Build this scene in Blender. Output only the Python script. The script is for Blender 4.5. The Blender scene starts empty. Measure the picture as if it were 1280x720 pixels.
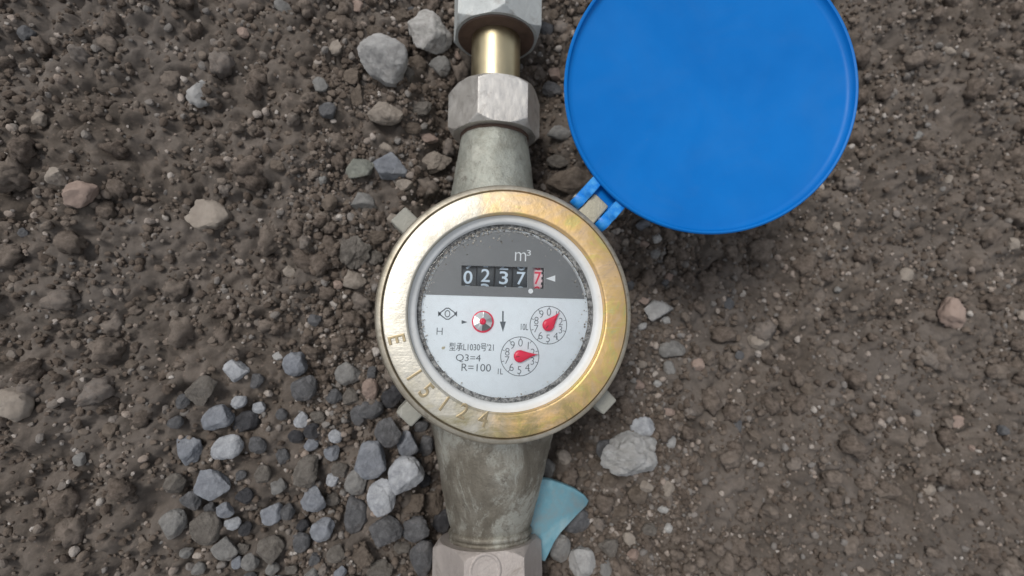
import bpy, bmesh, math, random
import numpy as np
from mathutils import Vector, Matrix, noise

random.seed(7)
RNG = np.random.default_rng(11)
SC = bpy.context.scene
COL = SC.collection
MM = 0.001                      # every length below is written in millimetres
R = math.radians

# ------------------------------------------------------------------ camera
F = 560.0                       # focal length in photo pixels (photo 1280 wide)
NADIR = (552.0, 392.0)          # photo pixel that looks straight down
def unit(v):
    v = np.array(v, float); return v / np.linalg.norm(v)
Zc = unit((-(NADIR[0]-640)/F, (NADIR[1]-360)/F, 1.0))
v0 = np.array((0.024, 1.0, 0.0)); Yc = unit(v0 - v0.dot(Zc)*Zc)
Xc = np.cross(Yc, Zc)
CW = np.array((Xc, Yc, Zc))     # camera -> world
BEZ_TOP = 60.0
DEPTH = 156.0
def ray(px, py):
    return CW @ np.array(((px-640)/F, -(py-360)/F, -1.0))
CAM = np.array((0, 0, BEZ_TOP)) - DEPTH*ray(637.3, 390.8)
def at(px, py, z):
    """the point at height z (mm) that the photo shows at a pixel"""
    d = ray(px, py); t = (z-CAM[2])/d[2]
    return CAM + t*d
cam_data = bpy.data.cameras.new('camera'); cam = bpy.data.objects.new('camera', cam_data); COL.objects.link(cam)
m = Matrix([list(CW[0])+[CAM[0]*MM], list(CW[1])+[CAM[1]*MM], list(CW[2])+[CAM[2]*MM], [0, 0, 0, 1]])
cam.matrix_world = m
cam_data.sensor_width = 36.0; cam_data.sensor_fit = 'HORIZONTAL'
cam_data.lens = F/1280*36.0
cam_data.clip_start = 0.005; cam_data.clip_end = 500
cam_data.dof.use_dof = True; cam_data.dof.focus_distance = 0.160; cam_data.dof.aperture_fstop = 8.5
SC.camera = cam

# ------------------------------------------------------------------ sky, sun, exposure
SUN_EL, SUN_AZ = R(56), R(-48)
W = bpy.data.worlds.new('World'); SC.world = W; W.use_nodes = True
wn = W.node_tree.nodes; wl = W.node_tree.links
bg = wn['Background']
sky = wn.new('ShaderNodeTexSky'); sky.sky_type = 'NISHITA'; sky.sun_disc = False
sky.sun_elevation = SUN_EL; sky.sun_rotation = SUN_AZ; sky.dust_density = 4.0; sky.air_density = 1.0; sky.ozone_density = 1.0
hs = wn.new('ShaderNodeHueSaturation'); hs.inputs['Saturation'].default_value = 0.28
veil = wn.new('ShaderNodeMix'); veil.data_type = 'RGBA'; veil.inputs[0].default_value = 0.42
veil.inputs[7].default_value = (5.6, 5.9, 6.3, 1)          # even cloud cover
wl.new(sky.outputs[0], hs.inputs['Color']); wl.new(hs.outputs[0], veil.inputs[6]); wl.new(veil.outputs[2], bg.inputs['Color'])
bg.inputs['Strength'].default_value = 0.095
sl = bpy.data.lights.new('sun', 'SUN'); sl.energy = 1.5; sl.angle = R(19); sl.color = (1.0, 0.96, 0.9)
so = bpy.data.objects.new('sun', sl); COL.objects.link(so)
sd = Vector((math.sin(SUN_AZ)*math.cos(SUN_EL), math.cos(SUN_AZ)*math.cos(SUN_EL), math.sin(SUN_EL)))
so.rotation_euler = sd.to_track_quat('Z', 'Y').to_euler(); so.location = sd*5
SC.view_settings.view_transform = 'Standard'; SC.view_settings.look = 'None'
SC.view_settings.gamma = 1.0; SC.view_settings.use_curve_mapping = False
SC.view_settings.exposure = 0.25
SC.cycles.max_bounces = 8
SC.cycles.transparent_max_bounces = 12

# ------------------------------------------------------------------ object helpers
WORLD = {}                       # world position (mm) of each object's origin
def tag(o, label=None, cat=None, group=None, kind=None):
    if label: o['label'] = label
    if cat: o['category'] = cat
    if group: o['group'] = group
    if kind: o['kind'] = kind
    return o
def empty(name, loc):
    o = bpy.data.objects.new(name, None); COL.objects.link(o); o.empty_display_size = 0.02
    o.location = Vector(loc)*MM; WORLD[o] = Vector(loc); return o
def link(name, me, origin, parent=None):
    o = bpy.data.objects.new(name, me); COL.objects.link(o)
    origin = Vector(origin); WORLD[o] = origin
    if parent is not None:
        o.parent = parent; o.location = (origin-WORLD[parent])*MM
    else:
        o.location = origin*MM
    return o
def mesh(name, verts, faces, mat, parent=None, smooth=True, sharp=None, origin=None):
    V = np.array(verts, float)
    if origin is None:
        origin = (V.min(0)+V.max(0))/2
    me = bpy.data.meshes.new(name)
    me.from_pydata(((V-np.array(origin))*MM).tolist(), [], faces); me.update()
    bm = bmesh.new(); bm.from_mesh(me); bmesh.ops.recalc_face_normals(bm, faces=bm.faces); bm.to_mesh(me); bm.free()
    if smooth:
        me.polygons.foreach_set('use_smooth', [True]*len(me.polygons))
        if sharp: me.set_sharp_from_angle(angle=R(sharp))
    if mat: me.materials.append(mat)
    return link(name, me, origin, parent)
class Shape:
    """collects several solids into ONE mesh"""
    def __init__(s): s.v = []; s.f = []
    def add(s, v, f):
        n = len(s.v); s.v += [tuple(p) for p in v]; s.f += [tuple(i+n for i in q) for q in f]; return s
    def build(s, name, mat, parent=None, **k): return mesh(name, s.v, s.f, mat, parent, **k)
def rings(rs, close=True, cap0=True, cap1=True):
    n = len(rs[0]); v = [p for r_ in rs for p in r_]; f = []
    for a in range(len(rs)-1):
        for b in range(n if close else n-1):
            c = (b+1) % n
            f.append((a*n+b, a*n+c, (a+1)*n+c, (a+1)*n+b))
    if cap0: f.append(tuple(range(n))[::-1])
    if cap1: f.append(tuple((len(rs)-1)*n+i for i in range(n)))
    return v, f
def lathe(profile, c=(0, 0), n=96, closed=True):
    """profile [(r, z)] turned about the vertical through c; closed joins last to first"""
    v = []; f = []; m_ = len(profile)
    for i in range(n):
        a = 2*math.pi*i/n
        for r_, z in profile: v.append((c[0]+r_*math.cos(a), c[1]+r_*math.sin(a), z))
    for i in range(n):
        j = (i+1) % n
        for k in range(m_ if closed else m_-1):
            l = (k+1) % m_
            f.append((i*m_+k, j*m_+k, j*m_+l, i*m_+l))
    return v, f
def rbox(cx, cy, cz, sx, sy, sz, rot=0.0, bev=0.6, tilt=None):
    """bevelled box, rotated about z by rot"""
    bm = bmesh.new(); bmesh.ops.create_cube(bm, size=1.0)
    for q in bm.verts: q.co = Vector((q.co.x*sx, q.co.y*sy, q.co.z*sz))
    bmesh.ops.bevel(bm, geom=list(bm.edges), offset=bev, segments=3, affect='EDGES', profile=0.5)
    M = Matrix.Translation((cx, cy, cz)) @ Matrix.Rotation(rot, 4, 'Z')
    if tilt is not None: M = M @ tilt
    bm.transform(M)
    v = [tuple(q.co) for q in bm.verts]; f = [tuple(w.index for w in p.verts) for p in bm.faces]
    bm.free(); return v, f
def flat_mesh(loops, extrude=0.0, bevel=0.0, res=0):
    """filled 2-D outlines (mm; inner outlines cut holes) -> verts, faces"""
    cu = bpy.data.curves.new('outline', 'CURVE'); cu.dimensions = '2D'; cu.fill_mode = 'BOTH'
    cu.extrude = extrude; cu.bevel_depth = bevel; cu.bevel_resolution = res
    for lp in loops:
        sp = cu.splines.new('POLY'); sp.points.add(len(lp)-1)
        for q, p in zip(sp.points, lp): q.co = (p[0], p[1], 0, 1)
        sp.use_cyclic_u = True
    o = bpy.data.objects.new('outline', cu); me = bpy.data.meshes.new_from_object(o)
    v = [tuple(q.co) for q in me.vertices]; f = [tuple(p.vertices) for p in me.polygons]
    bpy.data.objects.remove(o); bpy.data.curves.remove(cu); bpy.data.meshes.remove(me)
    return v, f
def text_mesh(body, extrude=0.0, offset=0.0, bevel=0.0):
    cu = bpy.data.curves.new('lettering', 'FONT'); cu.body = body; cu.size = 1.0
    cu.extrude = extrude; cu.offset = offset; cu.bevel_depth = bevel; cu.resolution_u = 6
    o = bpy.data.objects.new('lettering', cu); me = bpy.data.meshes.new_from_object(o)
    v = np.array([tuple(q.co) for q in me.vertices]); f = [tuple(p.vertices) for p in me.polygons]
    bpy.data.objects.remove(o); bpy.data.curves.remove(cu); bpy.data.meshes.remove(me)
    return v, f
def finer(v, f, lim):
    bm = bmesh.new(); q = [bm.verts.new(p) for p in v]
    for t_ in f:
        try: bm.faces.new([q[i] for i in t_])
        except ValueError: pass
    bmesh.ops.triangulate(bm, faces=bm.faces)
    for _ in range(4):
        ed = [e for e in bm.edges if e.calc_length() > lim]
        if not ed: break
        bmesh.ops.subdivide_edges(bm, edges=ed, cuts=1); bmesh.ops.triangulate(bm, faces=bm.faces)
    bm.verts.index_update()
    o = np.array([tuple(p.co) for p in bm.verts]), [tuple(w.index for w in p.verts) for p in bm.faces]
    bm.free(); return o
def fit(v, w, h):
    """scale flat lettering to a w x h box about the origin"""
    v = np.array(v, float); lo = v.min(0); hi = v.max(0); c = (lo+hi)/2; s = hi-lo
    v[:, 0] = (v[:, 0]-c[0])*(w/s[0]); v[:, 1] = (v[:, 1]-c[1])*(h/s[1]); return v
def place2(v, x, y, z, rot):
    v = np.array(v, float); c, s = math.cos(rot), math.sin(rot)
    o = np.zeros((len(v), 3)); o[:, 0] = x+v[:, 0]*c-v[:, 1]*s; o[:, 1] = y+v[:, 0]*s+v[:, 1]*c
    o[:, 2] = z+(v[:, 2] if v.shape[1] > 2 else 0); return o

# ------------------------------------------------------------------ materials
class Mat:
    def __init__(s, name, rough=0.6, metal=0.0, spec=0.5):
        s.m = bpy.data.materials.new(name); s.m.use_nodes = True
        s.n = s.m.node_tree.nodes; s.l = s.m.node_tree.links; s.b = s.n['Principled BSDF']
        s.b.inputs['Roughness'].default_value = rough; s.b.inputs['Metallic'].default_value = metal
        s.b.inputs['Specular IOR Level'].default_value = spec
        s.tc = s.n.new('ShaderNodeTexCoord')
    def noise(s, scale, detail=4, rough=0.6, dist=0.0, stretch=None, coord='Object'):
        t = s.n.new('ShaderNodeTexNoise'); t.inputs['Scale'].default_value = scale; t.inputs['Detail'].default_value = detail
        t.inputs['Roughness'].default_value = rough; t.inputs['Distortion'].default_value = dist
        src = s.tc.outputs[coord]
        if stretch:
            mp = s.n.new('ShaderNodeMapping'); mp.inputs['Scale'].default_value = stretch
            s.l.new(src, mp.inputs[0]); src = mp.outputs[0]
        s.l.new(src, t.inputs['Vector']); return t.outputs['Fac']
    def ramp(s, fac, stops):
        r_ = s.n.new('ShaderNodeValToRGB'); e = r_.color_ramp.elements
        while len(e) < len(stops): e.new(0.5)
        for q, (p, c) in zip(e, stops):
            q.position = p; q.color = (*c, 1) if len(c) == 3 else c
        s.l.new(fac, r_.inputs[0]); return r_.outputs[0]
    def mix(s, fac, a, b, mode='MIX'):
        x = s.n.new('ShaderNodeMix'); x.data_type = 'RGBA'; x.blend_type = mode
        for sock, val in ((x.inputs[0], fac), (x.inputs[6], a), (x.inputs[7], b)):
            if isinstance(val, (int, float)): sock.default_value = val
            elif isinstance(val, tuple): sock.default_value = (*val, 1)
            else: s.l.new(val, sock)
        return x.outputs[2]
    def color(s, c):
        if isinstance(c, tuple): s.b.inputs['Base Color'].default_value = (*c, 1)
        else: s.l.new(c, s.b.inputs['Base Color'])
        return s
    def rough(s, fac, lo, hi):
        mr = s.n.new('ShaderNodeMapRange'); mr.inputs[3].default_value = lo; mr.inputs[4].default_value = hi
        mr.inputs[1].default_value = 0.3; mr.inputs[2].default_value = 0.7
        s.l.new(fac, mr.inputs[0]); s.l.new(mr.outputs[0], s.b.inputs['Roughness']); return s
    def bump(s, fac, dist, strength=1.0):
        b = s.n.new('ShaderNodeBump'); b.inputs['Distance'].default_value = dist*MM; b.inputs['Strength'].default_value = strength
        s.l.new(fac, b.inputs['Height'])
        if getattr(s, 'last', None): s.l.new(s.last, b.inputs['Normal'])
        s.last = b.outputs[0]; s.l.new(s.last, s.b.inputs['Normal']); return s
def simple(name, c, rough=0.6, metal=0.0, var=0.12, scale=300, bump=0.0):
    t = Mat(name, rough, metal); f = t.noise(scale, 5)
    t.color(t.ramp(f, [(0.3, tuple(x*(1-var) for x in c)), (0.7, tuple(min(1, x*(1+var)) for x in c))]))
    if bump: t.bump(t.noise(scale*3, 4), bump)
    return t.m
def stone_mat(name, c, c2, fleck=0.0, fleck_c=(0.5, 0.5, 0.5), scale=110, bump=0.5, dirt=0.25):
    t = Mat(name, 0.85, 0, 0.25)
    base = t.ramp(t.noise(scale, 10, 0.75, 0.4), [(0.34, tuple(x*0.8 for x in c)), (0.64, tuple(min(0.6, x*1.08) for x in c2))])
    if fleck: base = t.mix(t.ramp(t.noise(210, 12, 0.88), [(0.53-fleck*0.08, (0, 0, 0)), (0.74, (0.9, 0.9, 0.9))]), base, fleck_c)
    dirtm = t.ramp(t.noise(75, 8, 0.75), [(0.50, (0, 0, 0)), (0.72, (dirt*2,)*3)])
    base = t.mix(dirtm, base, (0.10, 0.072, 0.052))
    t.color(base); t.bump(t.noise(170, 10, 0.75), bump*2.6); t.bump(t.noise(1000, 8, 0.75), bump*0.8); return t.m

M = {}
# bezel: polished champagne brass, stained gold, green and pink on the far (east) side
t = Mat('bezel_brass', 0.34, 1.0)
sep = t.n.new('ShaderNodeSeparateXYZ'); t.l.new(t.tc.outputs['Object'], sep.inputs[0])
mr = t.n.new('ShaderNodeMapRange'); mr.inputs[1].default_value = -0.026; mr.inputs[2].default_value = 0.014
t.l.new(sep.outputs[0], mr.inputs[0])
wob = t.noise(55, 6, 0.65, 0.8)
add = t.n.new('ShaderNodeMath'); add.operation = 'ADD'; t.l.new(mr.outputs[0], add.inputs[0])
w2 = t.n.new('ShaderNodeMath'); w2.operation = 'MULTIPLY_ADD'; w2.inputs[1].default_value = 1.1; w2.inputs[2].default_value = -0.55
t.l.new(wob, w2.inputs[0]); t.l.new(w2.outputs[0], add.inputs[1])
champ = t.ramp(t.noise(60, 8, 0.7), [(0.3, (0.62, 0.58, 0.49)), (0.7, (0.76, 0.73, 0.65))])
gold = t.ramp(t.noise(62, 9, 0.7, 1.5), [(0.30, (0.60, 0.44, 0.32)), (0.42, (0.86, 0.62, 0.36)), (0.53, (0.88, 0.61, 0.28)), (0.60, (0.84, 0.66, 0.25)), (0.70, (0.66, 0.64, 0.36))])
c = t.mix(t.ramp(add.outputs[0], [(0.2, (0, 0, 0)), (0.75, (1, 1, 1))]), champ, gold)
# greenish stain and brown grime on the lower left, where the number is stamped
mr2 = t.n.new('ShaderNodeMapRange'); mr2.inputs[1].default_value = -0.018; mr2.inputs[2].default_value = -0.040
t.l.new(sep.outputs[1], mr2.inputs[0])
gr = t.ramp(t.noise(75, 10, 0.78, 0.8), [(0.44, (0, 0, 0)), (0.60, (0.85,)*3)])
c = t.mix(t.mix(1.0, gr, mr2.outputs[0], 'MULTIPLY'), c, (0.40, 0.34, 0.17))
c = t.mix(t.ramp(t.noise(170, 10, 0.85, 0.4), [(0.60, (0, 0, 0)), (0.70, (0.7,)*3)]), c, (0.26, 0.20, 0.13))
scr = t.ramp(t.noise(90, 3, 0.5, 0.3, (1, 14, 1)), [(0.60, (0, 0, 0)), (0.70, (0.18,)*3)])
c = t.mix(scr, c, (0.85, 0.80, 0.66))
t.color(c); t.rough(t.noise(150, 9, 0.7), 0.36, 0.62); t.bump(t.noise(120, 8, 0.7), 0.32); t.bump(t.noise(110, 3, 0.5, 0.3, (1, 12, 1)), 0.06); t.bump(t.noise(1500, 3), 0.04)
M['bezel'] = t.m
t = Mat('oxidised_brass_rim', 0.5, 0.85)
c = t.ramp(t.noise(130, 6, 0.7), [(0.3, (0.34, 0.30, 0.23)), (0.7, (0.56, 0.52, 0.44))])
c = t.mix(t.ramp(t.noise(200, 9, 0.8), [(0.56, (0, 0, 0)), (0.68, (0.8,)*3)]), c, (0.16, 0.13, 0.10))
t.color(c); t.bump(t.noise(500, 6, 0.7), 0.12); M['rim'] = t.m
M['stamp'] = simple('stamped_brass', (0.44, 0.36, 0.23), 0.45, 1.0, 0.2, 300)
# body: cast bronze, dull grey green with lime deposits
t = Mat('cast_bronze', 0.6, 0.7)
sep = t.n.new('ShaderNodeSeparateXYZ'); t.l.new(t.tc.outputs['Object'], sep.inputs[0])
mr = t.n.new('ShaderNodeMapRange'); mr.inputs[1].default_value = -0.02; mr.inputs[2].default_value = 0.05; t.l.new(sep.outputs[1], mr.inputs[0])
c = t.ramp(t.noise(70, 9, 0.72, 0.4, (1, 0.5, 1)), [(0.30, (0.11, 0.097, 0.078)), (0.5, (0.21, 0.19, 0.155)), (0.68, (0.33, 0.31, 0.265))])
cn = t.ramp(t.noise(70, 9, 0.72, 0.4), [(0.30, (0.22, 0.215, 0.18)), (0.5, (0.36, 0.37, 0.33)), (0.68, (0.47, 0.49, 0.45))])
c = t.mix(mr.outputs[0], c, cn)
lime = t.ramp(t.noise(60, 12, 0.8, 0.5, (1.2, 0.6, 1)), [(0.51, (0, 0, 0)), (0.60, (0.8,)*3)])
c = t.mix(lime, c, (0.47, 0.47, 0.42))
c = t.mix(t.ramp(t.noise(210, 7, 0.8), [(0.58, (0, 0, 0)), (0.68, (0.85,)*3)]), c, (0.12, 0.10, 0.08))
c = t.mix(t.ramp(t.noise(700, 8, 0.85), [(0.56, (0, 0, 0)), (0.68, (0.6,)*3)]), c, (0.10, 0.09, 0.075))
t.color(c); t.rough(t.noise(90, 5), 0.5, 0.75); t.bump(t.noise(260, 9, 0.75), 0.5); t.bump(t.noise(1400, 5), 0.15); M['body'] = t.m
def nut_mat(name, a, b, rough, grain, metal=0.8):
    t = Mat(name, rough, metal)
    c = t.ramp(t.noise(50, 6, 0.6), [(0.3, a), (0.7, b)])
    c = t.mix(t.ramp(t.noise(240, 7, 0.8), [(0.62, (0, 0, 0)), (0.72, (0.6,)*3)]), c, tuple(x*0.5 for x in a))
    c = t.mix(t.ramp(t.noise(95, 10, 0.78, 0.6), [(0.54, (0, 0, 0)), (0.68, (0.6,)*3)]), c, (0.20, 0.17, 0.14))
    c = t.mix(t.ramp(t.noise(120, 3, 0.5, 0.4, (10, 1, 3)), [(0.64, (0, 0, 0)), (0.70, (0.16,)*3)]), c, (0.80, 0.78, 0.74))
    t.color(c); t.rough(t.noise(140, 8, 0.7), rough-0.10, rough+0.16); t.bump(t.noise(600, 8, 0.75), grain*2); t.bump(t.noise(120, 3, 0.5, 0.4, (10, 1, 3)), 0.02); return t.m
M['nut_near'] = nut_mat('nickel_bronze', (0.60, 0.57, 0.53), (0.72, 0.70, 0.67), 0.42, 0.05)
M['nut_top'] = nut_mat('pale_bronze', (0.42, 0.44, 0.44), (0.56, 0.59, 0.59), 0.62, 0.12, 0.4)
M['nut_cast'] = nut_mat('grainy_bronze', (0.38, 0.34, 0.32), (0.52, 0.47, 0.44), 0.55, 0.22, 0.6)
t = Mat('brass_pipe', 0.33, 1.0)
c = t.ramp(t.noise(60, 5, 0.6, 0, (1, 0.25, 1)), [(0.3, (0.48, 0.42, 0.29)), (0.7, (0.62, 0.53, 0.33))])
t.color(c); t.rough(t.noise(160, 5), 0.28, 0.45); t.bump(t.noise(260, 4, 0.6, 0, (1, 0.2, 1)), 0.06); M['pipe'] = t.m
M['rubber'] = simple('red_brown_rubber', (0.10, 0.062, 0.045), 0.7, 0, 0.3, 200, 0.1)
M['lug'] = nut_mat('lug_bronze', (0.27, 0.265, 0.235), (0.40, 0.395, 0.35), 0.6, 0.25, 0.35)
M['hinge_lug'] = nut_mat('hinge_lug_bronze', (0.42, 0.39, 0.30), (0.54, 0.51, 0.41), 0.6, 0.25, 0.35)
# plastics and print
t = Mat('blue_plastic', 0.5, 0, 0.15)
c = t.ramp(t.noise(24, 4), [(0.3, (0.001, 0.128, 0.45)), (0.7, (0.0015, 0.155, 0.52))])
scuff = t.ramp(t.noise(120, 12, 0.88), [(0.62, (0, 0, 0)), (0.74, (0.5,)*3)])
c = t.mix(t.ramp(t.noise(38, 6, 0.6, 1.0), [(0.45, (0, 0, 0)), (0.75, (0.06,)*3)]), c, (0.12, 0.17, 0.22))
t.color(t.mix(scuff, c, (0.20, 0.36, 0.58))); t.rough(t.noise(90, 5), 0.33, 0.47); t.bump(t.noise(500, 4), 0.02); M['blue'] = t.m
t = Mat('worn_blue_plastic', 0.42, 0, 0.5)
c = t.ramp(t.noise(180, 7, 0.75), [(0.45, (0.004, 0.20, 0.66)), (0.66, (0.08, 0.38, 0.76))])
t.color(c); t.bump(t.noise(700, 5), 0.06); M['blue_worn'] = t.m
M['white'] = simple('white_dial', (0.80, 0.87, 0.93), 0.45, 0, 0.02, 60)
t = Mat('ring_plastic', 0.5, 0, 0.4)
c = t.ramp(t.noise(90, 6), [(0.3, (0.56, 0.575, 0.575)), (0.7, (0.67, 0.69, 0.70))])
c = t.mix(t.ramp(t.noise(260, 10, 0.85), [(0.59, (0, 0, 0)), (0.72, (0.6,)*3)]), c, (0.26, 0.23, 0.19))
t.color(c); t.bump(t.noise(500, 6), 0.06); M['ring_white'] = t.m
M['panel'] = simple('grey_panel', (0.165, 0.175, 0.185), 0.5, 0, 0.05, 80)
M['line'] = simple('pale_line', (0.45, 0.47, 0.49), 0.5)
M['ink'] = simple('grey_ink', (0.085, 0.105, 0.125), 0.6, 0, 0.05)
M['print_white'] = simple('white_print', (0.80, 0.84, 0.88), 0.5, 0, 0.02)
M['drum'] = simple('dark_drum', (0.030, 0.038, 0.046), 0.45, 0, 0.2, 200)
M['digit'] = simple('pale_digit', (0.60, 0.72, 0.84), 0.5, 0, 0.03)
M['drum_pale'] = simple('pale_pink_drum', (0.78, 0.60, 0.64), 0.45, 0, 0.05)
M['red_print'] = simple('red_print', (0.72, 0.03, 0.08), 0.5, 0, 0.05)
M['red'] = simple('red_plastic', (0.78, 0.018, 0.075), 0.3, 0, 0.05)
M['black'] = simple('black_plastic', (0.02, 0.02, 0.022), 0.5)
t = Mat('star_foil', 0.22, 1.0); t.color((0.82, 0.83, 0.82)); t.b.inputs['Roughness'].default_value = 0.3; M['silver'] = t.m
M['foil_reflection'] = simple('foil_dark_reflection', (0.20, 0.21, 0.20), 0.3, 0.9)  # dark reflection in the silver foil, painted as a grey metal
t = Mat('gasket', 0.8, 0, 0.3)
c = t.ramp(t.noise(520, 10, 0.85), [(0.40, (0.04, 0.041, 0.043)), (0.48, (0.14, 0.14, 0.14)), (0.53, (0.40, 0.40, 0.40)), (0.62, (0.60, 0.60, 0.59))])
t.color(c); t.bump(t.noise(1200, 5, 0.8), 0.2); M['gasket'] = t.m
# clear cover: clear with a Fresnel reflection
g = bpy.data.materials.new('clear_cover'); g.use_nodes = True; gn = g.node_tree.nodes; gl = g.node_tree.links
for n_ in list(gn):
    if n_.type == 'BSDF_PRINCIPLED': gn.remove(n_)
tr = gn.new('ShaderNodeBsdfTransparent'); tr.inputs[0].default_value = (0.985, 0.99, 0.992, 1)
gg = gn.new('ShaderNodeBsdfGlossy'); gg.inputs['Roughness'].default_value = 0.04
fr = gn.new('ShaderNodeFresnel'); fr.inputs[0].default_value = 1.45
mx = gn.new('ShaderNodeMixShader'); gl.new(fr.outputs[0], mx.inputs[0]); gl.new(tr.outputs[0], mx.inputs[1]); gl.new(gg.outputs[0], mx.inputs[2])
df = gn.new('ShaderNodeBsdfDiffuse'); df.inputs[0].default_value = (0.5, 0.48, 0.45, 1)
nz = gn.new('ShaderNodeTexNoise'); nz.inputs['Scale'].default_value = 170; nz.inputs['Detail'].default_value = 12; nz.inputs['Roughness'].default_value = 0.8
tcg = gn.new('ShaderNodeTexCoord'); gl.new(tcg.outputs['Object'], nz.inputs['Vector'])
rg = gn.new('ShaderNodeMapRange'); rg.inputs[1].default_value = 0.45; rg.inputs[2].default_value = 0.8; rg.inputs[3].default_value = 0.0; rg.inputs[4].default_value = 0.045
gl.new(nz.outputs[0], rg.inputs[0]); mx2 = gn.new('ShaderNodeMixShader'); gl.new(rg.outputs[0], mx2.inputs[0])
gl.new(mx.outputs[0], mx2.inputs[1]); gl.new(df.outputs[0], mx2.inputs[2])
gl.new(mx2.outputs[0], gn['Material Output'].inputs[0]); M['glass'] = g
t = Mat('pale_blue_shard', 0.5, 0, 0.4)
c = t.ramp(t.noise(45, 6, 0.65), [(0.34, (0.20, 0.255, 0.27)), (0.48, (0.135, 0.30, 0.37)), (0.64, (0.25, 0.42, 0.48))])
c = t.mix(t.ramp(t.noise(120, 8, 0.75), [(0.5, (0, 0, 0)), (0.75, (0.6,)*3)]), c, (0.30, 0.31, 0.29))
t.color(c); t.bump(t.noise(300, 6), 0.1); M['shard'] = t.m
# soil
t = Mat('soil', 0.92, 0, 0.2)
c = t.ramp(t.noise(45, 9, 0.72, 0.5), [(0.28, (0.050, 0.041, 0.034)), (0.48, (0.105, 0.087, 0.073)), (0.66, (0.175, 0.148, 0.128))])
c = t.mix(t.ramp(t.noise(420, 6, 0.75), [(0.58, (0, 0, 0)), (0.68, (0.7,)*3)]), c, (0.26, 0.20, 0.165))
c = t.mix(t.ramp(t.noise(14, 4), [(0.40, (0, 0, 0)), (0.65, (0.6,)*3)]), c, (0.13, 0.115, 0.105))
t.color(c); t.bump(t.noise(500, 8, 0.75), 0.6); M['soil'] = t.m
t = Mat('soil_crumbs', 0.92, 0, 0.2)
at_ = t.n.new('ShaderNodeAttribute'); at_.attribute_name = 'tint'
c = t.ramp(at_.outputs['Fac'], [(0.0, (0.060, 0.048, 0.040)), (0.3, (0.105, 0.084, 0.069)), (0.6, (0.155, 0.126, 0.104)), (0.76, (0.21, 0.18, 0.155)), (0.86, (0.21, 0.205, 0.20)), (0.94, (0.33, 0.27, 0.23)), (1.0, (0.50, 0.47, 0.44))])
c = t.mix(t.ramp(t.noise(350, 6, 0.7), [(0.3, (0, 0, 0)), (0.8, (0.7,)*3)]), c, (0.13, 0.10, 0.08))
t.color(c); t.bump(t.noise(900, 6, 0.7), 0.4); M['crumb'] = t.m
t = Mat('earth_clods', 0.95, 0, 0.15)
at_ = t.n.new('ShaderNodeAttribute'); at_.attribute_name = 'tint'
c = t.ramp(at_.outputs['Fac'], [(0.0, (0.085, 0.067, 0.055)), (0.5, (0.125, 0.102, 0.085)), (0.85, (0.175, 0.148, 0.126)), (1.0, (0.20, 0.18, 0.165))])
c = t.mix(t.ramp(t.noise(420, 9, 0.8), [(0.42, (0, 0, 0)), (0.66, (0.8,)*3)]), c, (0.25, 0.205, 0.175))
c = t.mix(t.ramp(t.noise(300, 9, 0.8, 0.5), [(0.50, (0, 0, 0)), (0.70, (0.85,)*3)]), c, (0.05, 0.04, 0.033))
t.color(c); t.bump(t.noise(450, 9, 0.8), 0.9); M['clod'] = t.m
t = Mat('dial_grit', 0.9, 0, 0.2)
at_ = t.n.new('ShaderNodeAttribute'); at_.attribute_name = 'tint'
t.color(t.ramp(at_.outputs['Fac'], [(0.0, (0.06, 0.056, 0.05)), (0.35, (0.26, 0.24, 0.21)), (1.0, (0.70, 0.66, 0.60))])); M['grit'] = t.m
M['s_pale'] = stone_mat('pale_grey_stone', (0.30, 0.295, 0.29), (0.42, 0.415, 0.41), 0, dirt=0.2)
M['s_white'] = stone_mat('whitish_stone', (0.33, 0.32, 0.30), (0.52, 0.51, 0.50), 0.6, (0.22, 0.20, 0.19), dirt=0.35)
M['s_tan'] = stone_mat('tan_stone', (0.23, 0.195, 0.165), (0.34, 0.30, 0.26), 0, dirt=0.3)
M['s_pink'] = stone_mat('pinkish_stone', (0.25, 0.185, 0.155), (0.36, 0.28, 0.24), 0, dirt=0.25)
M['s_blue'] = stone_mat('blue_grey_stone', (0.17, 0.18, 0.205), (0.25, 0.265, 0.295), 0.5, (0.36, 0.37, 0.39), dirt=0.12)
M['s_bluewhite'] = stone_mat('blue_white_stone', (0.25, 0.26, 0.285), (0.42, 0.435, 0.46), 0.9, (0.55, 0.56, 0.58), dirt=0.12)
M['s_grey'] = stone_mat('grey_stone', (0.16, 0.155, 0.15), (0.25, 0.245, 0.235), 0.3, (0.35, 0.34, 0.33), dirt=0.35)
M['s_dark'] = stone_mat('dark_grey_stone', (0.068, 0.068, 0.072), (0.13, 0.13, 0.135), 0.5, (0.24, 0.24, 0.25), dirt=0.2)
M['s_black'] = stone_mat('blackish_stone', (0.030, 0.030, 0.034), (0.065, 0.065, 0.07), 0.3, (0.14, 0.14, 0.15), dirt=0.15)
M['s_clod'] = stone_mat('earth_clod', (0.115, 0.09, 0.072), (0.20, 0.165, 0.135), 0.4, (0.28, 0.23, 0.19), bump=0.9, dirt=0.2)
M['s_clodgrey'] = stone_mat('grey_earth_clod', (0.13, 0.115, 0.10), (0.22, 0.20, 0.18), 0.4, (0.30, 0.28, 0.25), bump=0.9, dirt=0.2)
M['s_green'] = stone_mat('greenish_stone', (0.16, 0.165, 0.145), (0.24, 0.25, 0.22), 0.3, (0.33, 0.33, 0.30), dirt=0.2)
M['s_weather'] = stone_mat('weathered_stone', (0.50, 0.49, 0.47), (0.60, 0.59, 0.57), 0.2, (0.24, 0.225, 0.21), scale=75, bump=1.1, dirt=0.12)

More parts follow.
